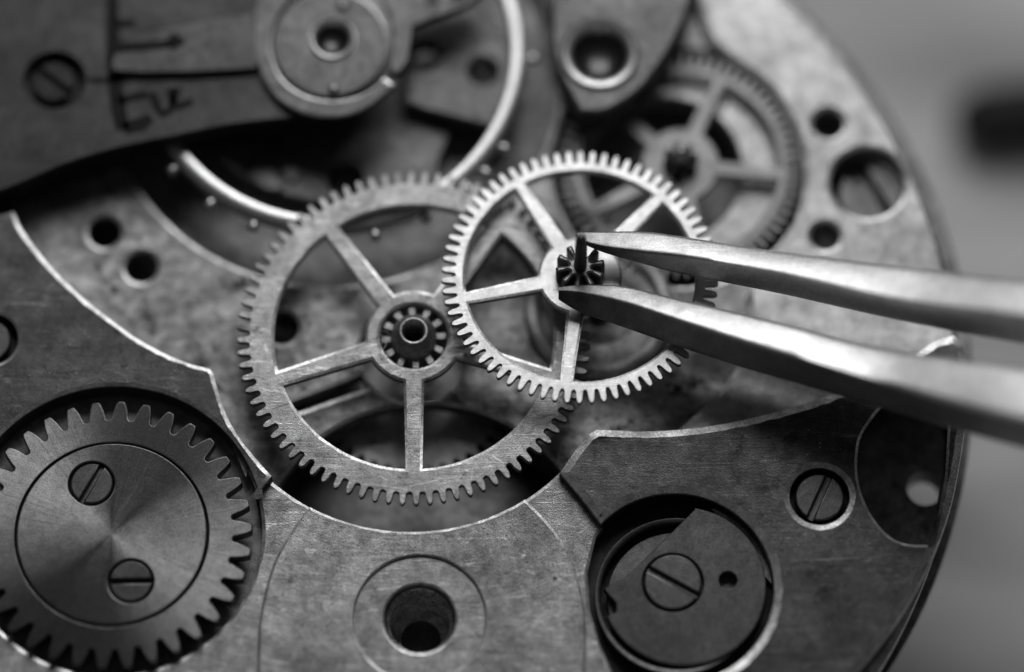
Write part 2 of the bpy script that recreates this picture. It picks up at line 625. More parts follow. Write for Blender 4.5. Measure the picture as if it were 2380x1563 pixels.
rod = thing('metal_rod', 'blurred dark rod lying on the pale table right of the movement', 'rod', at(2395, 262, -11.65))
bm = bmesh.new()
axis = Matrix.Rotation(R(87), 4, 'Y')
add_lathe(bm, [(.1, -2.1), (.55, -1.9), (.85, -1.3), (.85, 4), (.95, 4.2), (.95, 9), (.6, 9.3)], 24, cap0=True, cap1=True, mat=Matrix.Rotation(R(6), 4, 'Z') @ axis)
make('shank', bm, M['rod'], rod)

# ------------------------------------------------------------------ main plate
plate = thing('main_plate', 'round main plate of the watch movement under all bridges and wheels', 'watch plate', (PC[0], PC[1], Z_BASE))
SLOT = xy([(672, 936), (840, 872), (856, 900), (692, 958)], Z_FLOOR)
LEFT_HOLES = [circ(at(243, 540, Z_FLOOR)[:2], .39, 40), circ(at(328, 621, Z_FLOOR)[:2], .385, 40), circ(at(655, 762, Z_FLOOR)[:2], .40, 40)]
RIM_EDGE = [(1600, -60), (1618, 10), (1648, 90), (1700, 140), (1775, 193), (1825, 260), (1858, 333), (1868, 420), (1848, 510), (1810, 585), (1760, 640), (1737, 672), (1739, 715), (1735, 775), (1713, 848), (1660, 920), (1590, 985), (1540, 1040)]


def ang(c, p):
    return math.degrees(math.atan2(p[1] - c[1], p[0] - c[0]))


third_sink = circ((THD[0] - .38, THD[1] + .05), 1.85, 60)
arc_c = (2.04, .93)
cut0 = smooth(xy([(2203, 985), (2200, 1040), (2195, 1110), (2184, 1180), (2168, 1262)], 0), 4) + smooth(xy([(2161, 1266), (2110, 1264), (2068, 1246), (2030, 1203), (2006, 1155), (1993, 1097), (1999, 1023), (2027, 975), (2060, 938), (2110, 918), (2160, 925), (2195, 955)], 0), 4)
pit_wall = inset(orient([cut0])[0], -.02)
pit_hole = circ(at(2150, 1135, -1.7)[:2], .42, 40)
third_gap = circ(THD, 3.02, 110)
RIM_HOLES = [circ(at(1925, 288, Z_RIM)[:2], .37, 40), circ(at(2017, 425, Z_RIM)[:2], .88, 56), circ(at(1918, 549, Z_RIM)[:2], .34, 40)]
floor_holes = LEFT_HOLES + RIM_HOLES + [pit_wall, third_gap, circ(BAL, 5.42, 120), circ(HUB, 1.25, 60), circ((-2.03, -5.23), 3.85, 90), SLOT]
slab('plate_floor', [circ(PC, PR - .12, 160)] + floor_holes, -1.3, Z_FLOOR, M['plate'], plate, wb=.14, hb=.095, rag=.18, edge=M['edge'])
rim_in = smooth(xy(RIM_EDGE, Z_RIM), 6)
rim_out = circ(PC, PR, 120, ang(PC, at(1700, 1420, Z_RIM)[:2]), ang(PC, at(1690, -160, Z_RIM)[:2]))
rim_holes = RIM_HOLES + [pit_wall]
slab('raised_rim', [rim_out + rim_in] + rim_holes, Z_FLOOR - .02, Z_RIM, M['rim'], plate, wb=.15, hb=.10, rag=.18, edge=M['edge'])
slab('balance_sink', [circ(BAL, 5.6, 100)], -1.75, -1.65, M['base'], plate, wb=.02)
slab('plate_base', [circ(PC, 12.1, 120)], -2.9, Z_BASE, M['base'], plate, wb=.02)
slab('third_wheel_pad', [circ(THD, 2.52, 90), third_sink], -1.98, -1.1, M['rim'], plate, wb=.05)
slab('pit_floor', [inset(pit_wall, -.08), pit_hole], -2.55, -1.7, M['pit'], plate, wb=.02)
slab('step_flange', [circ(FC, FR, 160), circ(PC, 11.9, 120), circ(at(2150, 1135, -1.7)[:2], .47, 40)], -2.3, -1.8, M['base'], plate, wb=.05)

screw_specs = []


def screw(label, x, y, z, r, deg, slot=.09, depth=.12, m='screw', group='slotted screws of the movement', hgt=.3, dome=.03):
    """A slotted screw head: one connected mesh, its slot cut right across."""
    c = at(x, y, z)
    o = thing('slotted_screw', label, 'screw', (c.x, c.y, z - hgt), (0, 0, R(deg)), group)
    bm = bmesh.new()
    s = slot
    a0 = math.asin(s / r)
    n = 20
    zs, zt = hgt - depth, hgt
    low = []
    for side in (0, 1):
        th = [a0 + (math.pi - 2 * a0) * k / n + side * math.pi for k in range(n + 1)]
        rings = []
        for (d, z_) in ((0, zs), (0, zt - dome), (dome * .4, zt - dome * .3), (dome * 1.3, zt)):
            ll = inset([(r * math.cos(t_), r * math.sin(t_)) for t_ in th], d) if d else [(r * math.cos(t_), r * math.sin(t_)) for t_ in th]
            rings.append([bm.verts.new((p[0], p[1], z_)) for p in ll])
        for a, b in zip(rings, rings[1:]):
            for i in range(n + 1):
                j = (i + 1) % (n + 1)
                f = bm.faces.new((a[i], a[j], b[j], b[i]))
                f.smooth = True
        bm.faces.new(rings[-1])
        low.append(rings[0])
    bm.faces.new([low[0][0], low[0][n], low[1][0], low[1][n]][::-1])
    ring = low[0] + low[1]
    bot = [bm.verts.new((v.co.x, v.co.y, 0)) for v in ring]
    for i in range(len(ring)):
        j = (i + 1) % len(ring)
        f = bm.faces.new((bot[i], bot[j], ring[j], ring[i]))
        f.smooth = True
    bm.faces.new(bot[::-1])
    bmesh.ops.recalc_face_normals(bm, faces=bm.faces)
    make('head', bm, M[m], o)
    return o


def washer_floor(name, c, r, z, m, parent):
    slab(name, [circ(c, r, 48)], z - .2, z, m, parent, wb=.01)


screw('large screw with a wide slot sunk deep in the biggest hole of the bright rim', 2022, 452, -1.1, .74, 118, .26, .35, m='screw', hgt=.5)

# ------------------------------------------------------------------ lower gear glimpsed through the centre wheel, barrel below it
lg = thing('lower_gear', 'dark toothed gear lying low in the round opening beneath the centre wheel', 'gear', (HUB[0] - .05, HUB[1] - .22, -2.0))
bm = bmesh.new()
add_slab(bm, [gear(46, 2.66, 2.36, 'wheel', .03), circ((0, 0), .5, 32)], 0, .2, .02)
make('toothed_disc', bm, M['gearlow'], lg)
bd = thing('mainspring_barrel', 'dark barrel drum sunk under the lower central bridge', 'barrel', (-2.03, -5.2, -2.39))
bm = bmesh.new()
add_lathe(bm, [(3.75, 0), (3.75, .26), (3.7, .31), (.9, .31), (.88, .34), (.4, .34)], 64, cap0=True, cap1=True)
make('drum', bm, M['lowbridge'], bd)

# ------------------------------------------------------------------ barrel bridge (bottom centre)
bb = thing('barrel_bridge', 'nickel bridge with a concave upper edge and threaded hole at bottom centre', 'watch bridge', (-2.33, .13, -1.0))
CW = (-2.33, .13)
arc = circ(CW, 4.79, 70, ang(CW, at(592, 1062, -.36)[:2]) % 360, ang(CW, at(1322, 1066, -.36)[:2]) % 360)
outline = arc + xy([(1420, 1120), (1520, 1200), (1540, 1760), (-120, 1760), (-120, 1130), (300, 1100), (560, 1075)], -.36)
ratchet_hole, crown_hole = circ(RAT, 3.45, 120), circ(CRN, 2.2, 90)
lower_outline = outline


def cut_by(poly, c, r):
    """Leave out what lies inside a circle on the outline."""
    return poly


slab('body', [arc + xy([(1400, 1120), (1425, 1190), (1385, 1250), (1366, 1330), (1372, 1420), (1395, 1500), (1440, 1600), (1500, 1760), (-120, 1760), (-120, 1590), (-60, 1520)], -.36)
              + [p for p in circ(REC, 3.42, 60, -160, 35)] + xy([(570, 1090), (580, 1060)], -.36),
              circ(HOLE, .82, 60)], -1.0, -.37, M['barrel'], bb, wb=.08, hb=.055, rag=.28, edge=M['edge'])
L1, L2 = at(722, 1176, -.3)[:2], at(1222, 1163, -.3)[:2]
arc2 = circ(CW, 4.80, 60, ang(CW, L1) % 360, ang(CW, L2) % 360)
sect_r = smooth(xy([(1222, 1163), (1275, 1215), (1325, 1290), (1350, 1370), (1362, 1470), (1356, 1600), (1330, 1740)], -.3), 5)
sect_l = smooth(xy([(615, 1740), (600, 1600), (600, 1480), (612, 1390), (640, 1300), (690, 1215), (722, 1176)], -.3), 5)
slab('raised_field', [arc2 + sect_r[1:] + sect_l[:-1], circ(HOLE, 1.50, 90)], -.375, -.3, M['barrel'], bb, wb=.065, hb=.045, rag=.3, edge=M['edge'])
slab('ratchet_recess', [circ(REC, 3.7, 90)], -1.2, -.75, M['base'], bb, wb=.02)

bush = thing('threaded_bushing', 'black oily threaded sleeve inside the hole of the bottom central bridge', 'bushing', (HOLE[0], HOLE[1], -2.2))
bm = bmesh.new()
prof = [(.815, 1.60)]
for k in range(16):
    z = 1.55 - k * .08
    prof += [(.80, z), (.70, z - .045)]
prof += [(.70, .22), (.46, .16), (.44, .0)]
add_lathe(bm, prof, 56, cap1=False)
make('threaded_wall', bm, M['thread'], bush)
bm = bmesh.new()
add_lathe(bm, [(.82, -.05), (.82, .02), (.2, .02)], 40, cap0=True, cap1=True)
make('hole_dark', bm, M['ink'], bush)  # black disc added to paint the dark bottom of the hole

# ------------------------------------------------------------------ left bridge
lb = thing('train_bridge', 'grey bridge at left with a concave bright edge and a wedge point', 'watch bridge', (-11, -1, -.95))
top = smooth(xy([(32, 492), (50, 530), (83, 577), (123, 624), (167, 668), (213, 708), (266, 748), (316, 784), (383, 821), (440, 844), (486, 856)], 0), 5)
tip = smooth(xy([(496, 866), (505, 900), (516, 935), (531, 972), (556, 1016), (590, 1059), (632, 1106)], 0), 5)
edge = [at(632, 1106, 0)[:2], at(612, 1130, 0)[:2], at(594, 1153, 0)[:2]]
a_tip = ang(REC, edge[-1])
lbout = top + tip + [tuple(e) for e in edge[1:]] + circ(REC, 3.45, 70, a_tip, 165) + xy([(-150, 1100), (-150, 480), (0, 500)], 0)
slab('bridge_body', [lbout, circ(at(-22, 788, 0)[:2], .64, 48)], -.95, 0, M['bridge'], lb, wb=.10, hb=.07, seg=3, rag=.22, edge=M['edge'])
screw('dark screw cut off by the left border of the picture', -26, 792, -.1, .5, 100, .08)
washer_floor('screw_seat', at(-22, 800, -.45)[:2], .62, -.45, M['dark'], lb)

# ------------------------------------------------------------------ ratchet wheel
rw = thing('ratchet_wheel', 'large pointed tooth ratchet wheel with sunburst steel face at lower left', 'gear', (RAT[0], RAT[1], -.42))
bm = bmesh.new()
add_slab(bm, [gear(34, 3.22, 2.80, 'ratchet', R(3)), circ((0, 0), 2.225, 96)], 0, .36, .025)
make('toothed_ring', bm, M['ratchet'], rw)
bm = bmesh.new()
S1, S2 = at(213, 1124, -.02), at(304, 1351, -.02)
add_slab(bm, [circ((0, 0), 2.185, 96), circ((S1.x - RAT[0], S1.y - RAT[1]), .525, 40), circ((S2.x - RAT[0], S2.y - RAT[1]), .525, 40)], 0, .40, .035)
make('cover_disc', bm, M['ratchet'], rw)
bm = bmesh.new()
add_slab(bm, [circ((0, 0), 2.3, 64)], -.1, .12, .01)
make('core', bm, M['dark'], rw)
screw('screw with a steep slanted slot in the upper part of the sunburst disc', 213, 1124, -.03, .49, 62, .055, .14, hgt=.24)
screw('screw with a level slot in the lower part of the sunburst disc', 304, 1351, -.02, .49, 1, .05, .14, hgt=.24)

# ------------------------------------------------------------------ right bridge
rb = thing('setting_bridge', 'dark grained bridge at lower right with a bright curved upper edge', 'watch bridge', (6, -5, -.84))
up_e = smooth(xy([(1388, 996), (1440, 998), (1486, 1000), (1567, 997), (1648, 988), (1729, 973), (1810, 953), (1859, 939), (1937, 913), (2030, 874), (2109, 836), (2169, 793), (2219, 777)], 0), 5)
rc = (PC[0], PC[1])
cut = smooth(xy([(2203, 985), (2200, 1040), (2195, 1110), (2184, 1180), (2168, 1262)], 0), 4) + smooth(xy([(2161, 1266), (2110, 1264), (2068, 1246), (2030, 1203), (2006, 1155), (1993, 1097), (1999, 1023), (2027, 975), (2060, 938), (2110, 918), (2160, 925), (2195, 955)], 0), 4)
r_out = xy([(2240, 800), (2250, 860), (2250, 930), (2243, 1000), (2231, 1080), (2214, 1165), (2190, 1240), (2160, 1312), (2125, 1382), (2083, 1450), (2030, 1520), (1975, 1585), (1880, 1690), (1800, 1760)], 0)
r_out = smooth(r_out, 4)
cc, cr_ = CRN, 2.26
j1, j2 = at(1402, 1222, 0)[:2], at(1470, 1545, 0)[:2]
rbout = [tuple(at(1364, 1008, 0)[:2])] + up_e + r_out + xy([(1520, 1760)], 0) + xy([(1500, 1600)], 0)[:1] + circ(cc, cr_, 80, ang(cc, at(1500, 1585, 0)[:2]) - 360 if ang(cc, at(1500, 1585, 0)[:2]) > 0 else ang(cc, at(1500, 1585, 0)[:2]), ang(cc, j1)) + smooth(xy([(1344, 1150), (1300, 1098)], 0), 4) + xy([(1330, 1052)], 0)
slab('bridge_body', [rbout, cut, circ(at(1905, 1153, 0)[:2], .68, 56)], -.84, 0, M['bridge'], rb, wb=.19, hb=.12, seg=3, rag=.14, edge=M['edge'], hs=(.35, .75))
screw('screw with a steep slot in a dark ring on the right bridge', 1905, 1156, -.12, .565, 66, .07, .13)
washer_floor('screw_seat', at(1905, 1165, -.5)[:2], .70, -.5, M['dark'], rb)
slab('crown_recess', [circ(CRN, 2.4, 72)], -1.1, -.8, M['dark'], rb, wb=.02)

cw = thing('crown_wheel_cap', 'dark flat disc with a slanted cut edge in the round recess at lower right', 'watch disc', (CRN[0] + .05, CRN[1] - .1, -.7))
DC = at(1588, 1362, -.25)
d1 = xy([(1619, 1180), (1455, 1342), (1404, 1368), (1415, 1384), (1432, 1402), (1432, 1424), (1410, 1432)], -.25)
a_s, a_e = ang(DC, d1[-1]) % 360, ang(DC, d1[0]) % 360
dd = d1 + circ(DC, 1.90, 80, a_s, a_e + 360)[1:]
slab('cut_disc', [dd, circ(at(1692, 1349, -.25)[:2], .2, 28), circ(at(1564, 1355, -.25)[:2], .70, 40)], -.55, -.25, M['cap_disc'], cw, wb=.03)
bm = bmesh.new()
add_lathe(bm, [(1.88, .0), (1.88, .33), (1.86, .36), (1.78, .36), (1.75, .33), (1.75, .0)], 72)
make('ring', bm, M['screw'], cw)
bm = bmesh.new()
add_slab(bm, [circ((0, 0), 1.60, 60)], -.05, .12, .03)
make('inner_floor', bm, M['lowbridge'], cw)
screw('screw with a bright dent beside its slanted slot on the dark cut disc', 1564, 1353, -.2, .66, -30, .06, .12, hgt=.4)

# ------------------------------------------------------------------ centre wheel
cwh = thing('center_wheel', 'large five spoke brass wheel with a hollow pinion in the middle', 'gear', (HUB[0], HUB[1], .04))
bm = bmesh.new()
spk = [54.5, 126.5, 198.5, 270.5, 342.5]
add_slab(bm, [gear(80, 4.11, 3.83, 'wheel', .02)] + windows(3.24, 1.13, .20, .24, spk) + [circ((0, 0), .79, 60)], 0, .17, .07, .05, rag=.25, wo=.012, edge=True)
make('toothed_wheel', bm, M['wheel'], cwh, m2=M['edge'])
bm = bmesh.new()
add_slab(bm, [gear(12, .76, .56, 'pinion', R(4)), circ((0, 0), .30, 36)], -.9, .06, .02)
make('pinion', bm, M['pinion'], cwh)
bm = bmesh.new()
add_lathe(bm, [(.245, -.5), (.245, .50), (.275, .53), (.33, .53), (.36, .50), (.37, .36), (.50, .22), (.535, .17), (.535, .0)], 56)
make('hollow_arbor', bm, M['pinion'], cwh)
bm = bmesh.new()
add_lathe(bm, [(.24, -.5), (.24, -.35), (.02, -.35)], 32, cap0=True, cap1=True)
make('bore_dark', bm, M['ink'], cwh)  # added black stop, painting the dark depth of the hollow arbor

# ------------------------------------------------------------------ fourth wheel, held in the tweezers
fw = thing('fourth_wheel', 'pale five spoke wheel tilted in the grip of the tweezers', 'gear', FTH, (R(-4.0), R(0), 0))
bm = bmesh.new()
spk4 = [47, 121, 192, 263, 334]
hub4 = windows(2.67, .98, .155, .20, spk4)
add_slab(bm, [gear(70, 3.21, 2.90, 'pointed', .035)] + hub4 + [circ((0, 0), .14, 16)], -.07, .07, .06, .045, rag=.2, wo=.010, edge=True)
make('toothed_wheel', bm, M['fourth'], fw, m2=M['edge'])
bm = bmesh.new()
add_slab(bm, [gear(10, .57, .31, 'pinion', R(10)), circ((0, 0), .1, 16)], .06, .62, .05)
make('pinion', bm, M['steel'], fw)
bm = bmesh.new()
add_lathe(bm, [(.05, -1.1), (.13, -1.0), (.15, -.1), (.15, .62), (.14, 1.2), (.13, 2.05), (.11, 2.10), (.10, 2.2), (.03, 2.26)], 24, cap0=True, cap1=True)
make('arbor', bm, M['steel'], fw)

# ------------------------------------------------------------------ third wheel (upper right, low)
tw = thing('third_wheel', 'blurred grey five spoke wheel lying low beside the bright rim at upper right', 'gear', (THD[0], THD[1], -.80))
bm = bmesh.new()
add_slab(bm, [gear(70, 2.90, 2.55, 'wheel', .0)] + windows(2.32, .93, .15, .19, [66, -6, 138, 210, 282]) + [circ((0, 0), .12, 16)], 0, .12, .04, wo=.012)
make('toothed_wheel', bm, M['third'], tw)
bm = bmesh.new()
add_slab(bm, [gear(8, .42, .2, 'pinion', .2), circ((0, 0), .08, 16)], .11, .5, .03)
make('pinion', bm, M['dark'], tw)
bm = bmesh.new()
add_lathe(bm, [(.15, .0), (.15, .58), (.09, .62), (.09, .80), (.13, .83), (.15, .88), (.15, .93), (.13, .98), (.08, 1.02), (.02, 1.04)], 20, cap1=True)
make('pivot', bm, M['setting'], tw)

# ------------------------------------------------------------------ bridges low under the balance and the fourth wheel
lo = thing('lower_balance_bridge', 'dark rounded bridge lying in the shadow inside the balance ring', 'watch bridge', (BAL[0], BAL[1], -1.64))
lob = smooth(xy([(1060, 270), (1040, 330), (1020, 380), (1002, 440), (930, 470), (840, 480), (740, 476), (640, 452), (560, 412), (490, 350), (450, 280)], -1.2), 5) + xy([(480, 150), (1040, 150)], -1.2)
slab('bridge_plate', [lob, circ(at(803, 425, -1.2)[:2], .42, 36)], -1.64, -1.0, M['lowbridge'], lo, wb=.05)
screw('dark screw in shadow on the low bridge inside the balance ring', 640, 388, -.88, .6, 122, .1, .14, m='screw')

pb = thing('pallet_bridge', 'grey angular bridge with a dark screw hole inside the balance ring', 'watch bridge', at(1085, 170, -1.0))
pbo = xy([(930, 60), (1030, 38), (1085, 28), (1130, 66), (1188, 104), (1214, 170), (1204, 250), (1156, 300), (1090, 284), (991, 258), (940, 240)], -.45)
slab('bridge_plate', [pbo, circ(at(990, 128, -.45)[:2], .34, 36), circ(at(1122, 166, -.45)[:2], .33, 36)], -1.1, -.45, M['index'], pb, wb=.09, hb=.07)
screw('small dark screw sunk in the angular bridge inside the balance ring', 1123, 172, -.62, .29, 20, .05, .1, m='dark')

ck = thing('chevron_bridge', 'pale angled bridge arm seen through the fourth wheel openings', 'watch bridge', at(1180, 600, -.84))
ch = xy([(1040, 690), (1062, 640), (1110, 545), (1150, 497), (1190, 490), (1236, 520), (1268, 575), (1290, 640), (1262, 660), (1238, 625), (1205, 582), (1166, 550), (1130, 592), (1092, 655), (1060, 720)], -.68)
slab('bridge_arm', [ch], -.84, -.68, M['rim'], ck, wb=.05)
sk = thing('jewel_sink', 'round stepped sink with bright arc edges under the fourth wheel', 'watch sink', (arc_c[0], arc_c[1], -.85))
bm = bmesh.new()
add_lathe(bm, [(1.75, .0), (1.75, .16), (1.70, .2), (1.45, .2), (1.38, .16), (1.36, .04), (.9, .04), (.84, .0)], 80)
make('stepped_ring', bm, M['rim'], sk)
bm = bmesh.new()
add_lathe(bm, [(.3, .0), (.3, .1), (.22, .14), (.1, .14), (.06, .1), (.02, .08)], 40, cap1=True)
make('jewel', bm, M['jewel'], sk)

# ------------------------------------------------------------------ balance wheel
bw = thing('balance_assembly', 'narrow bright balance ring with rim screws curving behind the centre wheel', 'balance', (BAL[0], 7.25, -.36))
bm = bmesh.new()
add_lathe(bm, [(4.24, .0), (4.24, .26), (4.28, .34), (4.37, .36), (4.58, .34), (4.62, .29), (4.62, .0), (4.24, .0)], 160)
make('rim', bm, M['balance'], bw)
bm = bmesh.new()
add_slab(bm, [[(-.6, -.3), (.6, -.3), (.6, .3), (-.6, .22), (-4.32, .22), (-4.32, -.22), (-.6, -.22)], circ((0, 0), .2, 20)], .05, .25, .03)
a = make('arm', bm, M['balance'], bw)
a.rotation_euler = (0, 0, R(-28))
for dg in (-2, -31, -40, -47, -62, -77, -95, -112, -126, -141, -160, 20, 45, 170):
    bm = bmesh.new()
    d = R(dg)
    m4 = Matrix.Translation((math.cos(d) * 4.56, math.sin(d) * 4.56, .14)) @ Matrix.Rotation(d, 4, 'Z') @ Matrix.Rotation(R(90), 4, 'Y')
    add_lathe(bm, [(.055, -.03), (.055, .13), (.12, .14), (.135, .18), (.135, .30), (.10, .34)], 16, cap0=True, cap1=True, mat=m4)
    make('rim_screw', bm, M['balance'], bw)

# ------------------------------------------------------------------ balance cock with regulator
ZC = 0.55
bc = thing('balance_cock', 'large dark cock at upper left with engraved scale and letters', 'watch cock', (-8.5, 6.0, Z_FLOOR))
cedge = smooth(xy([(-160, 500), (-60, 470), (0, 448), (60, 425), (133, 392), (233, 358), (333, 334), (400, 321), (500, 299), (600, 285), (690, 276), (760, 262), (830, 228), (860, 160), (850, 60), (800, -60), (700, -160)], ZC), 5)
slab('cock_body', [cedge + xy([(200, -260), (-160, -260)], ZC), circ(at(127, 186, ZC)[:2], .68, 48)], .05, ZC, M['cock'], bc, wb=.07, seg=3)
foot = inset(orient([smooth(xy([(-160, 500), (-60, 470), (0, 448), (60, 425), (133, 392), (233, 358), (300, 342)], ZC), 4) + xy([(300, -260), (-160, -260)], ZC)])[0], .06)
slab('cock_foot', [foot], Z_FLOOR, .1, M['cock'], bc, wb=0)
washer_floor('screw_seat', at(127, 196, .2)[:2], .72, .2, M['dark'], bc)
screw('dark blurred screw at the upper left on the engraved cock', 124, 190, .45, .5, -38, .09, .15, m='dark')


def strokes(name, lines, z, parent, m, h=.012):
    """Engraved marks filled with ink: each a flat bar of its own width."""
    bm = bmesh.new()
    for pts, w in lines:
        P = [at(x, y, z) for x, y in pts]
        left, right = [], []
        for i, p in enumerate(P):
            d = (P[min(i + 1, len(P) - 1)] - P[max(i - 1, 0)])
            d = Vector((d.x, d.y)).normalized()
            nrm = Vector((-d.y, d.x))
            ww = 1.3 * (w[i] if isinstance(w, (list, tuple)) else w)
            left.append((p.x + nrm.x * ww / 2, p.y + nrm.y * ww / 2))
            right.append((p.x - nrm.x * ww / 2, p.y - nrm.y * ww / 2))
        add_slab(bm, [left + right[::-1]], z - .01 - parent.location.z, z + h - parent.location.z, 0, off=(parent.location.x, parent.location.y))
    return make(name, bm, m, parent, merge=False)


E1 = [([(263, -20), (262, 60), (264, 130), (268, 200), (276, 255), (287, 303)], [.22, .24, .26, .26, .28, .24])]
strokes('scale_line', E1, ZC, bc, M['ink'])
strokes('scale_tick', [([(205, 186), (300, 186)], .11)], ZC, bc, M['ink'])
strokes('scale_tick', [([(270, 54), (315, 55)], .16)], ZC, bc, M['ink'])
strokes('letter_stroke', [([(276, 236), (310, 226), (343, 219)], .17), ([(287, 300), (330, 288), (352, 272)], [.24, .27, .18])], ZC, bc, M['ink'])
strokes('letter_stroke', [([(352, 214), (366, 250), (378, 266), (396, 258)], .16), ([(396, 258), (402, 236), (396, 206)], .14)], ZC, bc, M['ink'])
strokes('letter_stroke', [([(412, 204), (402, 236), (412, 248), (448, 236)], [.18, .15, .14, .15])], ZC, bc, M['ink'])

rg = thing('regulator', 'steel regulator ring and long pointer clasping the round cap plate', 'regulator', at(768, 100, ZC))
ZG = .80
# ring with a gap at lower right; the pointer runs left, the tail runs up right
o_pts = [(600, 150), (612, 185), (640, 225), (680, 253), (725, 268), (771, 272), (815, 266), (860, 245), (892, 220), (917, 197)]
i_pts = [(891, 180), (868, 203), (835, 222), (800, 231), (768, 233), (730, 228), (695, 214), (665, 192), (643, 160), (632, 125), (630, 95), (636, 60), (650, 30), (672, 0), (700, -30)]
ringA = smooth(xy(o_pts, ZG), 5) + smooth(xy(i_pts, ZG), 5)
back = xy([(690, -70), (640, -60), (604, -20), (592, 30), (588, 90), (592, 140)], ZG)
slab('ring', [ringA + back], ZC + .02, ZG, M['index'], rg, wb=.06, hb=.045, edge=M['setting'])  # pale metal on the bevel paints the ring's bright edge highlights
point = smooth(xy([(600, 22), (520, 34), (420, 52), (320, 74), (268, 96)], ZG), 4) + xy([(255, 150), (262, 165), (330, 170), (450, 168), (560, 162), (597, 158), (612, 100)], ZG)
slab('pointer', [point], ZC + .02, ZG - .04, M['pointer'], rg, wb=.05)
tail = xy([(905, 165), (922, 172), (938, 160), (950, 140), (957, 100), (962, 62), (1000, 46), (1084, 17), (1130, -20), (1100, -90), (940, -60), (880, -20), (905, 40), (912, 90), (906, 130)], ZG)
slab('tail_piece', [tail, circ(at(1004, 8, ZG)[:2], .12, 20), circ(at(1068, -4, ZG)[:2], .12, 20)], ZC + .02, ZG, M['index'], rg, wb=.05)
strokes('pointer_arrow', [([(262, 112), (350, 106), (398, 102)], [.22, .18, .15]), ([(385, 100), (405, 96), (432, 97)], [.04, .36, .05])], ZG - .04, rg, M['ink'])
cp = thing('cap_plate', 'round cap plate with a dark jewel and two tiny screws inside the regulator ring', 'cap plate', at(768, 100, ZC))
DCc = at(768, 100, 0.86)
slab('disc', [circ(DCc, 1.355, 80), circ(at(773, 92, 0.86)[:2], .52, 40)], ZC, 0.86, M['index'], cp, wb=.06, hb=.045, edge=M['setting'])  # bevel highlight painted in the same pale metal as on the ring
jc = at(773, 92, 0.86)
bm = bmesh.new()
off = jc - cp.location
add_lathe(bm, [(.53, off.z - .05), (.53, off.z + .05), (.50, off.z + .10), (.44, off.z + .09), (.385, off.z + .0), (.38, off.z - .25), (.05, off.z - .3)], 48, c=(off.x, off.y), cap1=True)
make('jewel_setting', bm, M['setting'], cp)
bm = bmesh.new()
add_lathe(bm, [(.375, off.z - .10), (.28, off.z - .19), (.12, off.z - .23), (.02, off.z - .24)], 40, c=(off.x, off.y), cap1=True)
make('jewel', bm, M['jewel'], cp)
for k, (x, y) in enumerate(((776, 208), (797, 14))):
    pz = at(x, y, 0.87) - cp.location
    bm = bmesh.new()
    add_lathe(bm, [(.13, pz.z - .05), (.13, pz.z + .03), (.10, pz.z + .07), (.02, pz.z + .08)], 20, c=(pz.x, pz.y), cap1=True)
    make('rivet', bm, M['pinion'], cp)

# ------------------------------------------------------------------ escapement cock (top centre)
ec = thing('escape_cock', 'pointed grey cock with a dark jewel in a bright ring at top centre', 'watch cock', at(1394, 100, -.5))
ZE = .5
eo = smooth(xy([(1278, -160), (1279, 0), (1282, 100), (1294, 160), (1318, 212), (1341, 252)], ZE), 4) + smooth(xy([(1345, 262), (1400, 262), (1455, 236), (1494, 205), (1525, 165), (1556, 120), (1590, 50), (1608, 0), (1640, -160)], ZE), 4)
slab('cock_body', [eo, circ(at(1394, 127, ZE)[:2], .74, 56)], -.5, ZE, M['index'], ec, wb=.10, hb=.08, edge=M['index'])
js = at(1394, 126, ZE) - ec.location
bm = bmesh.new()
add_lathe(bm, [(.93, js.z - .02), (.93, js.z + .05), (.88, js.z + .11), (.80, js.z + .08), (.74, js.z + .07), (.68, js.z + .02), (.64, js.z - .05), (.635, js.z - .45)], 64, c=(js.x, js.y))
make('jewel_setting', bm, M['setting'], ec)
bm = bmesh.new()
add_lathe(bm, [(.63, js.z - .16), (.56, js.z - .26), (.40, js.z - .36), (.2, js.z - .41), (.03, js.z - .42)], 48, c=(js.x, js.y), cap1=True)
make('jewel', bm, M['jewel'], ec)
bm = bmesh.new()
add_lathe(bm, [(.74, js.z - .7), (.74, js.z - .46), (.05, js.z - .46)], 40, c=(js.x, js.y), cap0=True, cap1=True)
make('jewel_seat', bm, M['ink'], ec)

# ------------------------------------------------------------------ tweezers
tz = thing('tweezers', 'pale steel tweezers reaching in from the right and gripping the wheel pinion', 'tweezers', at(2380, 800, 4.0))


def arm(stations):
    """Each station: x, upper edge y, ridge y, lower edge y, ridge height, drop of the back edge, depth of the side."""
    bm = bmesh.new()
    S_ = smooth([tuple(map(float, s)) for s in stations], 6)
    rings = []
    for x, yu, yr, yl, z, dz, dp in S_:
        u, r_, l = at(x, yu, z - dz), at(x, yr, z), at(x, yl, z - dp)
        b = at(x, yu + (yl - yr) * .55, z - dz - dp)
        base = [u, r_, l, b]
        pts = []
        for i in range(4):
            p, q, s = base[i - 1], base[i], base[(i + 1) % 4]
            k = .16 if i in (0, 1) else .2
            for t_ in (-1, -.4, .4, 1):
                w = abs(t_)
                side = p if t_ < 0 else s
                pts.append(q.lerp(side, k * w) if w == 1 else q.lerp(side, k * .36).lerp(q.lerp((p + s) / 2, k * .35), .5))
        rings.append([bm.verts.new(p - tz.location) for p in pts])
    n = len(rings[0])
    for a, b in zip(rings, rings[1:]):
        for i in range(n):
            j = (i + 1) % n
            f = bm.faces.new((a[i], a[j], b[j], b[i]))
            f.smooth = True
    bm.faces.new(rings[0])
    bm.faces.new(rings[-1][::-1])
    bmesh.ops.recalc_face_normals(bm, faces=bm.faces)
    return make('arm', bm, M['tweezers'], tz)


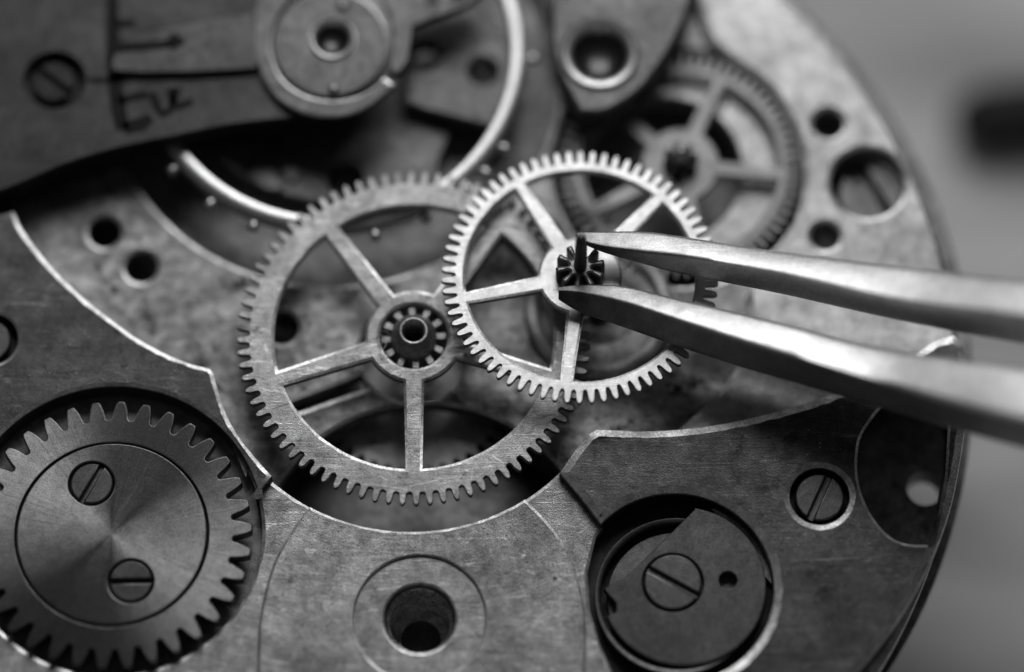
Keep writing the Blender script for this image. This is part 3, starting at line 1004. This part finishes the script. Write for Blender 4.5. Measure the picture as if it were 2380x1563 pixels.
arm([(1343, 541, 556, 562, 1.70, .02, .10), (1400, 538, 572, 588, 1.75, .10, .25), (1500, 538, 585, 618, 1.88, .16, .45),
     (1580, 548, 594, 640, 2.02, .2, .7), (1720, 570, 616, 668, 2.28, .25, 1.0), (1850, 588, 640, 695, 2.58, .28, 1.3),
     (2100, 618, 698, 752, 3.35, .34, 1.6), (2380, 650, 735, 806, 4.55, .38, 1.9), (2800, 700, 800, 880, 6.3, .4, 2.1), (3600, 810, 930, 1020, 9.8, .5, 2.3), (4400, 930, 1070, 1180, 14, .6, 2.5)])
arm([(1298, 668, 676, 698, 1.50, .02, .14), (1350, 662, 680, 730, 1.55, .06, .35), (1450, 664, 702, 766, 1.68, .14, .55),
     (1580, 694, 744, 812, 1.90, .25, .8), (1720, 726, 790, 858, 2.20, .28, 1.0), (1850, 758, 830, 896, 2.52, .3, 1.2),
     (2040, 806, 888, 952, 3.02, .36, 1.4), (2380, 852, 985, 1050, 4.65, .42, 1.7), (2800, 930, 1080, 1170, 6.4, .45, 2.0), (3600, 1010, 1160, 1270, 9.8, .5, 2.3), (4400, 1090, 1240, 1350, 14, .6, 2.5)])
pA, pB = at(4380, 980, 13.4), at(4380, 1300, 13.0)
bm = bmesh.new()
add_tube(bm, [pA + Vector((0, .4, .3)) - tz.location, (pA + pB) / 2 - tz.location, pB - Vector((0, .4, .3)) - tz.location], 1.5, 12)
make('end_joint', bm, M['tweezers'], tz)

# ------------------------------------------------------------------ lint and dust
lint = bmesh.new()
rnd = random.Random(3)


def hair(pts, z, r):
    P = [at(x, y, z + dz) for x, y, dz in pts]
    P = [Vector(p) for p in smooth([tuple(p) for p in P], 5)]
    add_tube(lint, P, r, 5)


hair([(872, 790, .05), (885, 778, .16), (897, 800, .12), (890, 815, .2), (905, 822, .1), (897, 838, .05)], .22, .009)
hair([(880, 800, .02), (888, 822, .12), (896, 832, .18), (906, 828, .06)], .22, .008)
hair([(884, 770, .03), (900, 772, .15), (905, 786, .1), (893, 808, .02)], .22, .007)
hair([(700, 880, .01), (740, 868, .02), (780, 852, .03), (792, 850, .01)], .22, .005)
hair([(720, 885, .01), (748, 858, .03), (756, 848, .02)], .22, .004)
hair([(945, 960, .0), (952, 944, .1), (968, 938, .04), (1022, 930, .03)], .2, .005)
hair([(828, 800, .02), (834, 788, .08), (845, 780, .02)], .2, .004)
hair([(1037, 818, -.08), (1055, 822, -.06), (1090, 826, .02)], .22, .004)
o = make('lint_fibre', lint, M['fibre'], merge=False)
tag(o, 'tiny lint fibres caught on the hub and spokes of the centre wheel', 'lint')
o['kind'] = 'stuff'

dust = bmesh.new()


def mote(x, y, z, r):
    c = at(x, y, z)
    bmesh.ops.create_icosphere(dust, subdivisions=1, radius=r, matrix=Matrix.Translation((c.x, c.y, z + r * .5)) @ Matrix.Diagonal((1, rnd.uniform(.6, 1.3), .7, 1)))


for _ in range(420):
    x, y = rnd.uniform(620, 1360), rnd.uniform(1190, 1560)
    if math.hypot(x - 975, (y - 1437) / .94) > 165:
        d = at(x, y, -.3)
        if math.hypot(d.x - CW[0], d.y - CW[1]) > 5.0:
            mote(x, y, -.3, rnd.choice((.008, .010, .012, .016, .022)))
mote(1290, 1342, -.3, .05)
mote(597, 1265, -.36, .03)
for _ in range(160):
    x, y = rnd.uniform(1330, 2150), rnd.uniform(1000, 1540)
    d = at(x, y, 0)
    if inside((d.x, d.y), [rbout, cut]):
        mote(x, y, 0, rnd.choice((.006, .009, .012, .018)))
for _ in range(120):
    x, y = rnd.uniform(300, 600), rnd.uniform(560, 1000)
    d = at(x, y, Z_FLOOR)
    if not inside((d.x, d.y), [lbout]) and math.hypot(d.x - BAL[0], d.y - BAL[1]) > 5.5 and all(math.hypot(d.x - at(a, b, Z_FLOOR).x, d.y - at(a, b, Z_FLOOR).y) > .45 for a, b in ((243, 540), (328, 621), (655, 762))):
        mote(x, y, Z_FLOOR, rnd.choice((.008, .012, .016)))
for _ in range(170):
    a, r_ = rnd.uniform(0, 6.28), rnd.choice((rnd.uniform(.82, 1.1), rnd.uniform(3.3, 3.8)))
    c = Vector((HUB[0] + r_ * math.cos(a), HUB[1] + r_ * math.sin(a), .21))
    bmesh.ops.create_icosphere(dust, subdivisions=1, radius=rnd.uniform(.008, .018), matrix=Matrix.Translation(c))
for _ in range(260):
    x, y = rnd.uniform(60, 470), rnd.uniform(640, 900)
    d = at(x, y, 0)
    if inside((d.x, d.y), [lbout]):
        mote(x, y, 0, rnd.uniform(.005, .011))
o = make('dust_and_glints', dust, M['glint'], merge=False)  # dust motes, also standing in for glints off the metal
tag(o, 'fine pale dust specks and bright glints scattered over the lower bridges and centre wheel', 'dust')
o['kind'] = 'stuff'
